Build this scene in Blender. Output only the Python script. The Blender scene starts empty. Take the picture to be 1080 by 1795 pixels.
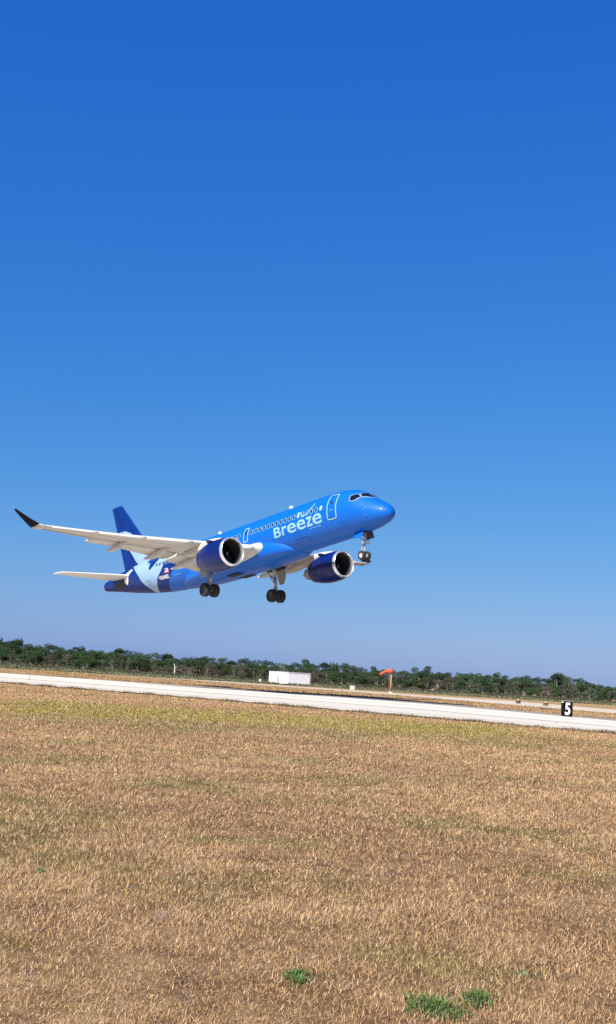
import bpy, bmesh, math, random
import numpy as np
from mathutils import Vector, Matrix
R = math.radians
HC = 1.25; S = HC/1.7            # eye height, and the scale of the ground plan measured for an eye height of 1.7
random.seed(7); rng = np.random.default_rng(11)
sc = bpy.context.scene
col = sc.collection

# ------------------------------------------------------------------ camera
cam_d = bpy.data.cameras.new('camera'); cam = bpy.data.objects.new('camera', cam_d); col.objects.link(cam)
RC = Vector((0.99796533, -0.00842853, 0.06319934)); UC = Vector((-0.0637589, -0.13192485, 0.98920708)); FC = Vector((0, 0.99122389, 0.13219382))
m = Matrix.Identity(4)
for i in range(3):
    m[i][0] = RC[i]; m[i][1] = UC[i]; m[i][2] = -FC[i]
m[0][3], m[1][3], m[2][3] = 0, 0, HC
cam.matrix_world = m
cam_d.sensor_fit = 'VERTICAL'; cam_d.sensor_height = 24.0
cam_d.lens = 24.0 * 2200 / 1795; cam_d.clip_end = 12000; cam_d.clip_start = .1
sc.camera = cam

# ------------------------------------------------------------------ sky and sun
SUN_H = Vector((-0.58, -0.81)).normalized(); SUN_EL = R(43); EXPO = 1.1
w = bpy.data.worlds.new('World'); sc.world = w; w.use_nodes = True
wn = w.node_tree.nodes; wl = w.node_tree.links
bg = wn['Background']; sky = wn.new('ShaderNodeTexSky'); sky.sky_type = 'NISHITA'; sky.sun_disc = False
sky.sun_elevation = SUN_EL; sky.sun_rotation = math.atan2(SUN_H.x, SUN_H.y)
sky.altitude = 0; sky.air_density = 1.0; sky.dust_density = 0.6; sky.ozone_density = 5.0
sep = wn.new('ShaderNodeSeparateColor'); cmb = wn.new('ShaderNodeCombineColor'); wl.new(sky.outputs[0], sep.inputs[0])
for i, (a_, g_) in enumerate(((.86, 1.60), (.685, .87), (.89, .37))):     # colour grade of the sky, channel by channel
    p1 = wn.new('ShaderNodeMath'); p1.operation = 'MULTIPLY'; wl.new(sep.outputs[i], p1.inputs[0]); p1.inputs[1].default_value = .1
    p2 = wn.new('ShaderNodeMath'); p2.operation = 'POWER'; wl.new(p1.outputs[0], p2.inputs[0]); p2.inputs[1].default_value = g_
    p3 = wn.new('ShaderNodeMath'); p3.operation = 'MULTIPLY'; wl.new(p2.outputs[0], p3.inputs[0]); p3.inputs[1].default_value = a_/.1/2**EXPO; wl.new(p3.outputs[0], cmb.inputs[i])
wl.new(cmb.outputs[0], bg.inputs[0]); bg.inputs[1].default_value = 0.10
sl = bpy.data.lights.new('sun', 'SUN'); sl.energy = 4.2; sl.angle = R(.53); sl.color = (1, .95, .87)
so = bpy.data.objects.new('sun', sl); col.objects.link(so)
sd = Vector((SUN_H.x * math.cos(SUN_EL), SUN_H.y * math.cos(SUN_EL), math.sin(SUN_EL)))
so.rotation_euler = sd.to_track_quat('Z', 'Y').to_euler()
sc.view_settings.view_transform = 'Standard'; sc.view_settings.look = 'None'
sc.view_settings.exposure = EXPO; sc.view_settings.gamma = 1.0

# ------------------------------------------------------------------ helpers
def tag(o, label=None, cat=None, group=None, kind=None):
    if label: o['label'] = label
    if cat: o['category'] = cat
    if group: o['group'] = group
    if kind: o['kind'] = kind
    return o
def empty(name, loc, rz=0, sc_=S):
    o = bpy.data.objects.new(name, None); col.objects.link(o); o.location = Vector(loc)*sc_; o.rotation_euler.z = rz; o.scale = (sc_,)*3
    o.empty_display_size = .3
    return o
def mk(name, v, f, mat, parent=None, smooth=True, idx=None):
    me = bpy.data.meshes.new(name); me.from_pydata([tuple(p) for p in v], [], [tuple(q) for q in f])
    mats = mat if isinstance(mat, (list, tuple)) else [mat]
    for q in mats: me.materials.append(q)
    if idx is not None: me.polygons.foreach_set('material_index', idx)
    me.polygons.foreach_set('use_smooth', [smooth] * len(me.polygons)); me.update()
    o = bpy.data.objects.new(name, me); col.objects.link(o)
    if parent: o.parent = parent
    return o
def frombm(name, bm, mat, parent=None, smooth=False):
    bmesh.ops.recalc_face_normals(bm, faces=bm.faces)
    me = bpy.data.meshes.new(name); bm.to_mesh(me); bm.free(); me.materials.append(mat)
    me.polygons.foreach_set('use_smooth', [smooth] * len(me.polygons))
    o = bpy.data.objects.new(name, me); col.objects.link(o)
    if parent: o.parent = parent
    return o
class MB:
    def __init__(s): s.v = []; s.f = []
    def add(s, v, f):
        b = len(s.v); s.v += [tuple(p) for p in v]; s.f += [tuple(b + i for i in q) for q in f]
    def box(s, c, d, ax=None, bev=0):
        bm = bmesh.new(); bmesh.ops.create_cube(bm, size=1)
        for q in bm.verts: q.co = Vector((q.co.x * d[0], q.co.y * d[1], q.co.z * d[2]))
        if bev: bmesh.ops.bevel(bm, geom=bm.edges[:], offset=bev, segments=2, affect='EDGES', profile=.6)
        M = ax if ax is not None else Matrix.Identity(3)
        bm.verts.index_update()
        s.add([M @ q.co + Vector(c) for q in bm.verts], [[q.index for q in f.verts] for f in bm.faces]); bm.free()
    def tube(s, pts, rad, n=12, cap=True):
        pts = [Vector(p) for p in pts]; rad = rad if isinstance(rad, (list, tuple)) else [rad] * len(pts)
        V = []; F = []
        t0 = (pts[1] - pts[0]).normalized(); a = t0.orthogonal().normalized()
        for i, p in enumerate(pts):
            t = (pts[min(i + 1, len(pts) - 1)] - pts[max(i - 1, 0)]).normalized()
            a = (a - t * a.dot(t)).normalized(); b = t.cross(a)
            for k in range(n):
                an = 2 * math.pi * k / n; V.append(p + (a * math.cos(an) + b * math.sin(an)) * rad[i])
        for i in range(len(pts) - 1):
            for k in range(n): F.append((i * n + k, i * n + (k + 1) % n, (i + 1) * n + (k + 1) % n, (i + 1) * n + k))
        if cap: F.append(tuple(range(n - 1, -1, -1))); F.append(tuple((len(pts) - 1) * n + k for k in range(n)))
        s.add(V, F)
    def build(s, name, mat, parent=None, smooth=False): return mk(name, s.v, s.f, mat, parent, smooth)
def loft(rings, closed=True, cap0=False, cap1=False):
    n = len(rings[0]); V = [p for r in rings for p in r]; F = []
    for i in range(len(rings) - 1):
        for k in range(n if closed else n - 1):
            F.append((i * n + k, i * n + (k + 1) % n, (i + 1) * n + (k + 1) % n, (i + 1) * n + k))
    if cap0: F.append(tuple(range(n - 1, -1, -1)))
    if cap1: F.append(tuple((len(rings) - 1) * n + k for k in range(n)))
    return V, F

# ------------------------------------------------------------------ materials
def mat(name, c, rough=.5, metal=0, coat=0, spec=.5, noise=None, bump=0, bscale=20, em=None):
    mt = bpy.data.materials.new(name); mt.use_nodes = True; nt = mt.node_tree; b = nt.nodes['Principled BSDF']
    b.inputs['Base Color'].default_value = (*c, 1); b.inputs['Roughness'].default_value = rough; b.inputs['Metallic'].default_value = metal
    b.inputs['Coat Weight'].default_value = coat; b.inputs['Coat Roughness'].default_value = .06; b.inputs['Specular IOR Level'].default_value = spec
    if noise:
        sca, amt = noise; tc = nt.nodes.new('ShaderNodeTexCoord'); n = nt.nodes.new('ShaderNodeTexNoise'); n.inputs['Scale'].default_value = sca; n.inputs['Detail'].default_value = 6
        r = nt.nodes.new('ShaderNodeMapRange'); r.inputs['From Min'].default_value = .3; r.inputs['From Max'].default_value = .7; r.inputs['To Min'].default_value = 1 - amt; r.inputs['To Max'].default_value = 1 + amt
        mx = nt.nodes.new('ShaderNodeMix'); mx.data_type = 'RGBA'; mx.blend_type = 'MULTIPLY'; mx.inputs['Factor'].default_value = 1
        nt.links.new(tc.outputs['Object'], n.inputs['Vector']); nt.links.new(n.outputs['Fac'], r.inputs['Value']); nt.links.new(r.outputs[0], mx.inputs['B'])
        mx.inputs['A'].default_value = (*c, 1); nt.links.new(mx.outputs['Result'], b.inputs['Base Color'])
    if bump:
        n2 = nt.nodes.new('ShaderNodeTexNoise'); n2.inputs['Scale'].default_value = bscale; bp = nt.nodes.new('ShaderNodeBump'); bp.inputs['Strength'].default_value = bump; bp.inputs['Distance'].default_value = .02
        nt.links.new(n2.outputs['Fac'], bp.inputs['Height']); nt.links.new(bp.outputs[0], b.inputs['Normal'])
    if em: b.inputs['Emission Color'].default_value = (*em[0], 1); b.inputs['Emission Strength'].default_value = em[1]
    return mt
M = {}
M['blue'] = mat('blue_paint', (.0001, .098, .45), .5, coat=.16, spec=.2, noise=(.6, .05))
M['navy'] = mat('navy_paint', (.0003, .020, .145), .5, coat=.12, spec=.12, noise=(.7, .06))
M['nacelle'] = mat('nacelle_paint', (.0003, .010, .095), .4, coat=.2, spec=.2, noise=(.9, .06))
M['pale'] = mat('pale_blue_paint', (.22, .34, .52), .5, coat=.1, noise=(.8, .04))
M['white'] = mat('white_paint', (.62, .61, .58), .4, coat=.2, noise=(1.2, .05))
M['decal'] = mat('decal_white', (.21, .39, .49), .6, spec=.2)
M['wing'] = mat('wing_grey_white', (.45, .427, .39), .5, coat=.15, noise=(.9, .07))
M['wingline'] = mat('wing_panel_gap', (.04, .04, .04), .7)
M['metal'] = mat('polished_metal', (.75, .75, .75), .28, metal=.8)
M['steel'] = mat('gear_steel', (.30, .31, .32), .45, metal=.5)
M['gearwhite'] = mat('gear_white', (.36, .36, .37), .45)
M['dark'] = mat('dark_cavity', (.012, .012, .015), .7)
M['duct'] = mat('engine_duct', (.045, .048, .05), .45, metal=.3)
M['blade'] = mat('fan_blade', (.05, .05, .055), .35, metal=.8)
M['tyre'] = mat('tyre_rubber', (.012, .012, .012), .75)
M['glass'] = mat('dark_glass', (.006, .007, .010), .2, spec=.3)
M['black'] = mat('black_paint', (.004, .004, .007), .75, spec=.08)
M['tanmetal'] = mat('door_inner', (.26, .23, .18), .5)
M['red'] = mat('flag_red', (.6, .05, .06), .5)
M['lamp'] = mat('lamp_lit', (.9, .9, .9), .3, em=((1, 1, .97), 6))

# ------------------------------------------------------------------ aircraft
NOSE = Vector((6.00447224, 89.88678602, 14.98780485-1.7+HC))
fw = Vector((0.62519763, -0.76282083, 0.16502214)); st = Vector((-0.77087562, -0.63659916, -0.02218783)); up = Vector((-0.12197829, 0.11333977, 0.98604026))
root = bpy.data.objects.new('airliner', None); col.objects.link(root)
am = Matrix.Identity(4)
for i in range(3):
    am[i][0] = fw[i]; am[i][1] = -st[i]; am[i][2] = up[i]; am[i][3] = NOSE[i]
BASE = Vector((-18, 0, -4.1))       # origin of the thing: below the belly, between the main wheels
am = am @ Matrix.Translation(BASE); root.matrix_world = am
tag(root, 'bright blue twin-engined airliner with navy tail lifting off, nose up and wheels down', 'airplane')
def L(s, y, z): return (-s - BASE.x, -y, z - BASE.z)     # s aft of nose, y to starboard, z up

FUS = [(0,-.89,-.91,.02),(.06,-.66,-1.10,.24),(.15,-.5,-1.22,.38),(.5,-.17,-1.42,.69),(1,.14,-1.57,.96),(1.7,.58,-1.69,1.21),(2.4,1.08,-1.76,1.40),(3.2,1.47,-1.81,1.55),(4.2,1.72,-1.84,1.67),(5.5,1.83,-1.85,1.73),(7,1.86,-1.86,1.75),(12,1.87,-1.87,1.75),(24,1.87,-1.87,1.75),(26,1.87,-1.84,1.74),(28,1.86,-1.70,1.69),(30,1.84,-1.45,1.58),(32,1.80,-1.14,1.41),(34,1.72,-.77,1.18),(36,1.57,-.35,.9),(38,1.36,.06,.58),(39.25,1.18,.30,.40)]
def pch(xs, ys, x):
    xs = np.array(xs, float); ys = np.array(ys, float); h = np.diff(xs); d = np.diff(ys) / h
    mm = np.zeros(len(xs)); mm[0] = d[0]; mm[-1] = d[-1]
    for i in range(1, len(xs) - 1):
        if d[i-1] * d[i] > 0:
            w1 = 2*h[i]+h[i-1]; w2 = h[i]+2*h[i-1]; mm[i] = (w1+w2)/(w1/d[i-1]+w2/d[i])
    x = np.clip(np.asarray(x, float), xs[0], xs[-1]); i = np.clip(np.searchsorted(xs, x, side='right')-1, 0, len(xs)-2)
    t = (x-xs[i])/h[i]; t2 = t*t; t3 = t2*t
    return (2*t3-3*t2+1)*ys[i]+(t3-2*t2+t)*h[i]*mm[i]+(-2*t3+3*t2)*ys[i+1]+(t3-t2)*h[i]*mm[i+1]
_u = [math.sqrt(r[0]) for r in FUS]
def fus(s):
    u = np.sqrt(np.maximum(s, 0)); zt = pch(_u, [r[1] for r in FUS], u); zb = pch(_u, [r[2] for r in FUS], u); ww = pch(_u, [r[3] for r in FUS], u)
    return (zt+zb)/2, (zt-zb)/2, ww
def fpt(s, adeg, off=0, side=1):
    zc, h, ww = fus(s); a = R(adeg)
    return L(float(s), side*float((ww+off)*math.cos(a)), float(zc+(h+off)*math.sin(a)))
def inpoly(x, y, poly):
    c = False; j = len(poly)-1
    for i in range(len(poly)):
        if (poly[i][1] > y) != (poly[j][1] > y) and x < (poly[j][0]-poly[i][0])*(y-poly[i][1])/(poly[j][1]-poly[i][1])+poly[i][0]: c = not c
        j = i
    return c
B1 = ([-98,-66,-35,-16,7,40,90], [28.7,27.65,26.76,25.97,24.64,23.2,22.5])
B2 = ([-95,-54,-24,-1,30,46,66,90], [30.4,29.2,28.45,27.5,26.8,26.0,25.2,24.8])
B3 = ([-96,-58,-32,-2,40,65,90], [30.7,30.45,31.03,31.6,33.0,33.8,34.2])
WEDGE = [(30.9,91),(27.5,91),(27.7,64),(28.2,46),(28.5,32),(28.9,18),(29.5,6),(30.2,26),(30.6,50)]
def livery(s, a):
    if s < np.interp(a, *B1): return 0
    if s < np.interp(a, *B2): return 1
    if s < np.interp(a, *B3): return 1 if inpoly(s, a, WEDGE) else 2
    return 1
ss = [0.0, .01, .03, .06, .1, .15, .22, .3, .4, .5] + list(np.arange(.65, 7, .15)) + list(np.arange(7, 22, .4)) + list(np.arange(22, 34.6, .06)) + list(np.arange(34.7, 39.25, .25)) + [39.25]
NR = 160; V = []; F = []; idx = []
for s in ss:
    zc, h, ww = fus(s)
    for k in range(NR):
        a = 2*math.pi*k/NR; V.append(L(s, ww*math.cos(a), zc+h*math.sin(a)))
for i in range(len(ss)-1):
    for k in range(NR):
        F.append((i*NR+k, i*NR+(k+1) % NR, (i+1)*NR+(k+1) % NR, (i+1)*NR+k))
        a = 360*(k+.5)/NR; a = a if a <= 180 else a-360
        if a > 90: a = 180-a
        if a < -90: a = -180-a
        idx.append(livery((ss[i]+ss[i+1])/2, a))
F.append(tuple(range(NR-1, -1, -1))); idx.append(0)
body = mk('fuselage', V, F, [M['blue'], M['navy'], M['pale']], root, True, idx)
# tail exhaust
MBx = MB(); V, F = loft([[L(s, r*math.cos(a), .74+r*1.05*math.sin(a)) for a in np.linspace(0, 2*math.pi, 24, endpoint=False)] for s, r in ((39.2, .40), (39.45, .37), (39.46, .30), (39.1, .28))], cap1=True)
mk('tail_exhaust', V, F, M['steel'], body)

def drape(name, poly, mt, parent, off=.012, rings=4, side=1, dens=3):
    pts = []
    for i in range(len(poly)):
        a, b = poly[i], poly[(i+1) % len(poly)]
        for k in range(dens): pts.append((a[0]+(b[0]-a[0])*k/dens, a[1]+(b[1]-a[1])*k/dens))
    cx = sum(p[0] for p in pts)/len(pts); cy = sum(p[1] for p in pts)/len(pts)
    n = len(pts); V = [fpt(cx, cy, off, side)]; F = []
    for r in range(1, rings+1):
        t = r/rings
        for p in pts: V.append(fpt(cx+(p[0]-cx)*t, cy+(p[1]-cy)*t, off, side))
    for k in range(n): F.append((0, 1+k, 1+(k+1) % n))
    for r in range(rings-1):
        for k in range(n): F.append((1+r*n+k, 1+(r+1)*n+k, 1+(r+1)*n+(k+1) % n, 1+r*n+(k+1) % n))
    o = mk(name, V, F, mt, parent); sm = o.modifiers.new('thickness', 'SOLIDIFY'); sm.thickness = .006; sm.offset = 0
    return o
def band(name, poly, wd, mt, parent, off=.016, side=1, closed=True, dens=5):
    # strip of width wd (m) along a polyline in (s, angle) space
    k_ = 180/math.pi/1.82; pts = []
    n = len(poly)
    for i in range(n if closed else n-1):
        a, b = poly[i], poly[(i+1) % n]
        for k in range(dens): pts.append((a[0]+(b[0]-a[0])*k/dens, (a[1]+(b[1]-a[1])*k/dens)/k_))
    if not closed: pts.append((poly[-1][0], poly[-1][1]/k_))
    N = len(pts); V = []; F = []
    for i in range(N):
        p0 = pts[(i-1) % N] if closed or i > 0 else pts[i]; p1 = pts[(i+1) % N] if closed or i < N-1 else pts[i]
        t = Vector((p1[0]-p0[0], p1[1]-p0[1])); t = t.normalized() if t.length > 1e-6 else Vector((1, 0)); nn = Vector((-t.y, t.x))
        for sg in (-1, 1):
            V.append(fpt(pts[i][0]+nn.x*sg*wd/2, (pts[i][1]+nn.y*sg*wd/2)*k_, off, side))
    for i in range(N if closed else N-1):
        j = (i+1) % N; F.append((2*i, 2*i+1, 2*j+1, 2*j))
    o = mk(name, V, F, mt, parent); sm = o.modifiers.new('thickness', 'SOLIDIFY'); sm.thickness = .006; sm.offset = 0
    return o
def rrect(s0, s1, a0, a1, rs=.1, n=4):
    # rounded rectangle in (s, angle)
    ra = rs*180/math.pi/1.82; out = []
    for cx, cy, st_ in ((s1-rs, a1-ra, 0), (s0+rs, a1-ra, 90), (s0+rs, a0+ra, 180), (s1-rs, a0+ra, 270)):
        for k in range(n+1):
            t = R(st_+90*k/n); out.append((cx+rs*math.cos(t), cy+ra*math.sin(t)))
    return out
# cabin windows
wins = [5.95+.53*i for i in range(17)] + [16.15+.53*i for i in range(24)]
for s in wins:
    sur = band('window_surround', rrect(s-.14, s+.14, 11.3, 23.4, .12), .045, M['decal'] if s < 16 and random.random() < .75 else M['pale'], None, .010, dens=1)
    g = drape('cabin_window', rrect(s-.125, s+.125, 11.8, 22.8, .11), M['glass'], root, .008, 2, dens=1)
    sur.parent = g
# passenger doors, outlined in pale blue
def door(name, q, lab, wd=.095):
    g = drape(name, q, M['blue'], root, .010, 4, dens=2); g['label'] = lab
    band('outline', q, wd, M['decal'], g, .018, dens=4)
    return g
d = door('cabin_door', rrect(4.30, 5.22, -17, 50, .16), 'front door with a broad pale outline'); 
band('handle', [(4.62, 5), (4.9, 5)], .05, M['decal'], d, .02, closed=False); drape('door_window', rrect(4.66, 4.86, 20, 29, .08), M['glass'], d, .016, 2, dens=1)
d = door('emergency_door', rrect(14.95, 15.5, -3, 33, .12), 'overwing exit with pale outline', .10)
drape('door_window', rrect(15.1, 15.35, 14, 25, .1), M['glass'], d, .016, 2, dens=1)
d = drape('rear_door', rrect(29.75, 30.5, -28, 33, .14), M['pale'], root, .010, 4, dens=2); band('outline', rrect(29.75, 30.5, -28, 33, .14), .08, M['decal'], d, .018)
# cockpit glazing
for sd_ in (1, -1):
    q = [(3.05,30),(3.07,39),(2.92,46),(2.66,55),(2.26,48),(2.50,32),(2.78,25),(2.97,25.5)]
    g = drape('cockpit_window', q, M['glass'], root, .012, 5, sd_, 3); band('frame', q, .13, M['pale'], g, .010, sd_)
    q = [(2.52,60),(2.40,74),(2.28,88.5),(1.62,88.5),(1.72,72),(2.12,50.5)]
    g = drape('windscreen', q, M['glass'], root, .012, 5, sd_, 3); band('frame', q, .12, M['pale'], g, .010, sd_)
# small probes on the nose
for s, a in ((1.96, 19.6), (1.72, 10), (2.25, 6), (1.72, -17), (1.8, 2)):
    p = Vector(fpt(s, a, .0)); q = Vector(fpt(s-.14, a, .10)); b = MB(); b.tube([p, (p+q)/2+Vector((0, 0, .0)), q], [.03, .025, .012], 8); b.build('air_data_probe', M['metal'], root, True)
# blade antennas on the crown
for s, hgt in ((11.3, .34), (20.9, .34)):
    zc, h, ww = fus(s); z = float(zc+h)-.02; V = []; F = []
    ring = lambda f_, t: [L(s+(.28*f_)*math.cos(a)+t*.12, .035*f_*math.sin(a), z+t*hgt) for a in np.linspace(0, 2*math.pi, 12, endpoint=False)]
    V, F = loft([ring(1, 0), ring(.85, .5), ring(.6, 1)], cap1=True); mk('blade_antenna', V, F, M['white'], root)
# lettering
def letters(ch, s0, s1, a0, a1, mt, parent, off=.02, wt=.03, name='lettering'):
    cu = bpy.data.curves.new('t', 'FONT'); cu.body = ch; cu.size = 1; cu.offset = wt; cu.resolution_u = 6
    o = bpy.data.objects.new('t', cu); col.objects.link(o); dg = bpy.context.evaluated_depsgraph_get(); me = bpy.data.meshes.new_from_object(o.evaluated_get(dg))
    bpy.data.objects.remove(o); bm = bmesh.new(); bm.from_mesh(me)
    xs = [v.co.x for v in bm.verts]; ys = [v.co.y for v in bm.verts]; x0, x1, y0, y1 = min(xs), max(xs), min(ys), max(ys)
    bmesh.ops.triangulate(bm, faces=bm.faces[:])
    for _ in range(3):
        lg = [e for e in bm.edges if e.calc_length() > .16]
        if not lg: break
        bmesh.ops.subdivide_edges(bm, edges=lg, cuts=1); bmesh.ops.triangulate(bm, faces=bm.faces[:])
    for v in bm.verts:
        u = (v.co.x-x0)/(x1-x0); t = (v.co.y-y0)/(y1-y0)
        v.co = Vector(fpt(s0+(s1-s0)*u, a0+(a1-a0)*t, off))
    return bm
def lettering(items, mt, name, parent):
    tot = bmesh.new()
    for it in items:
        b = letters(*it[:5], None, None, wt=it[5]); me = bpy.data.meshes.new('x'); b.to_mesh(me); b.free(); tot.from_mesh(me)
    o = frombm(name, tot, mt, parent); return o
lettering([('B', 11.58, 10.72, -18.5, 6.5, .018), ('r', 10.58, 9.98, -18.2, 3.5, .018), ('e', 9.92, 8.86, -18.6, 4.5, .012), ('e', 8.74, 7.74, -18.4, 5.5, .012), ('z', 7.66, 6.92, -17.6, 5.8, .018), ('e', 6.86, 5.86, -18.0, 7.0, .012)], M['decal'], 'lettering', root)
lettering([('seriously', 7.45, 6.62, -24.5, -20.8, .02)], M['decal'], 'small_lettering', root)
lettering([('nice', 6.52, 6.1, -23.9, -20.8, .02)], M['decal'], 'small_lettering', root)
lettering([('N254BZ', 28.05, 26.50, -29, -18.5, .03)], M['white'], 'registration', root)
lettering([('seriously', 25.8, 25.12, -27, -23.6, .02)], M['decal'], 'small_lettering', root)
lettering([('nice', 25.04, 24.7, -26.4, -23.6, .02)], M['decal'], 'small_lettering', root)
fl = drape('flag', [(27.05, -13), (26.4, -14), (26.4, -2), (27.05, -1)], M['white'], root, .012, 3)
for k in range(4):
    drape('stripe', [(27.05, -12.6+k*3.1), (26.4, -13.6+k*3.1), (26.4, -12.1+k*3.1), (27.05, -11.1+k*3.1)], M['red'], fl, .017, 2)
drape('canton', [(27.05, -6.8), (26.78, -7.2), (26.78, -2.2), (27.05, -1.8)], M['navy'], fl, .021, 2)
band('check_mark', [(8.75, 25), (8.3, 22), (7.98, 10), (7.5, 16), (7.1, 27), (6.85, 38)],   .11, M['decal'], root, .022, closed=False)
for s in (5.95, 8.6): drape('window_blind', rrect(s-.13, s+.13, 10.5, 24, .12), M['decal'], root, .020, 2, dens=1)
# panel seams on the tail paint
for s in (22.3,): band('panel_seam', [(s, -85), (s, -40), (s, 0), (s, 40), (s, 85)], .018, M['navy'], root, .006, closed=False)
band('cargo_door_seam', rrect(7.9, 9.5, -62, -38, .1), .022, M['navy'], root, .008, dens=2)
band('access_panel', rrect(3.6, 4.0, -44, -30, .06), .016, M['navy'], root, .008, dens=2)
band('bird_line', [(30.9, 22), (31.2, 0), (31.0, -20), (30.4, -34), (29.9, -36), (29.5, -24), (29.4, -6)], .06, M['decal'], root, .014, closed=False)
# belly fairing over the wing box
rg = []
for s, wd, hh, zc in ((9.9,.35,.12,-1.78),(10.3,1.05,.42,-1.50),(11,1.45,.66,-1.36),(12,1.70,.86,-1.24),(13.2,1.86,1.0,-1.14),(14.5,1.95,1.08,-1.08),(18,1.97,1.08,-1.08),(21,1.93,1.02,-1.12),(23,1.78,.86,-1.2),(24.2,1.45,.62,-1.38),(25.2,.9,.3,-1.62),(25.8,.3,.1,-1.78)):
    r = []
    for a in np.linspace(0, 2*math.pi, 72, endpoint=False):
        c_, s_ = math.cos(a), math.sin(a); e = 2/2.6
        r.append(L(s, wd*math.copysign(abs(c_)**e, c_), zc+hh*math.copysign(abs(s_)**e, s_)))
    rg.append(r)
V, F = loft(rg, cap0=True, cap1=True); fair = mk('belly_fairing', V, F, M['blue'], root)
def bellypatch(name, s0, s1, y0, y1, mt, par, z=-2.175):
    V = []; F = []; n = 6
    for i in range(n+1):
        for j in range(n+1): V.append(L(s0+(s1-s0)*i/n, y0+(y1-y0)*j/n, z+.0))
    for i in range(n):
        for j in range(n): F.append((i*(n+1)+j, i*(n+1)+j+1, (i+1)*(n+1)+j+1, (i+1)*(n+1)+j))
    o = mk(name, V, F, mt, par); sm = o.modifiers.new('t', 'SOLIDIFY'); sm.thickness = .02; return o
for y0, y1 in ((.3, 1.0), (-1.0, -.3)): bellypatch('wheel_well', 17.4, 19.0, y0, y1, M['dark'], fair)
for sgn in (1, -1):
    b = MB(); p = Vector(L(11.75, sgn*.95, -1.72)); b.tube([p, p+Vector((.12, 0, -.05))], [.15, .11], 14); o = b.build('landing_light', M['lamp'], root, True)

# ---- wings
WY = [0, 1.9, 3.0, 4.2, 5.7, 7, 8.5, 10, 11.2, 12.35, 13.5, 15, 16.3]
def wle(y): return 13.3+.551*(y-1.9)
def wz(y): return float(np.interp(y, [0, 1.9, 4, 6, 8, 9.9, 11.84, 13.74, 16.3], [-1.15, -1.0, -.74, -.47, -.21, .03, .31, .62, 1.04]))
def wte(y): return float(np.interp(y, [0, 1.9, 5.7, 16.3], [20.9, 20.75, 20.45, 22.8]))
def wsl(y): return float(np.interp(y, [0, 1.9, 4, 6, 8, 16], [.06, .04, .0, -.03, -.055, -.07]))
def fte(y): return (21.4 if y < 5.6 else 21.2+.22*(y-5.7)), float(np.interp(y, [2, 3.9, 4.8, 7.9, 9.1, 10.7, 12.3], [-1.50, -1.02, -.84, -.25, .02, .27, .48]))
def wtc(y): return float(np.interp(y, [0, 2, 6, 16.3], [.14, .135, .115, .10]))
def airfoil(n=14):
    up_ = []; lo = []
    for i in range(n+1):
        x = (1-math.cos(math.pi*i/n))/2; t = 5*(.2969*math.sqrt(x)-.126*x-.3516*x*x+.2843*x**3-.1015*x**4)
        up_.append((x, t*1.1)); lo.append((x, -t*.85))
    return up_[::-1]+lo[1:-1]        # from TE over the top to LE, back below
AF = airfoil()
def section(y, sgn, x0, x1, tc, zle, slope, sle, ch):
    out = []
    for x, t in AF:
        xx = min(max(x, x0), x1)
        out.append(L(sle+xx*ch, sgn*y, zle+t*tc*ch-slope*xx*ch))
    return out
def flapsec(y, sgn, s0, z0, ch, defl, t=.13):
    c, s_ = math.cos(defl), math.sin(defl); out = []
    for x, th in AF:
        a, b = x*ch, th*t*ch; out.append(L(s0+a*c+b*s_, sgn*y, z0-a*s_+b*c))
    return out
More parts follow.
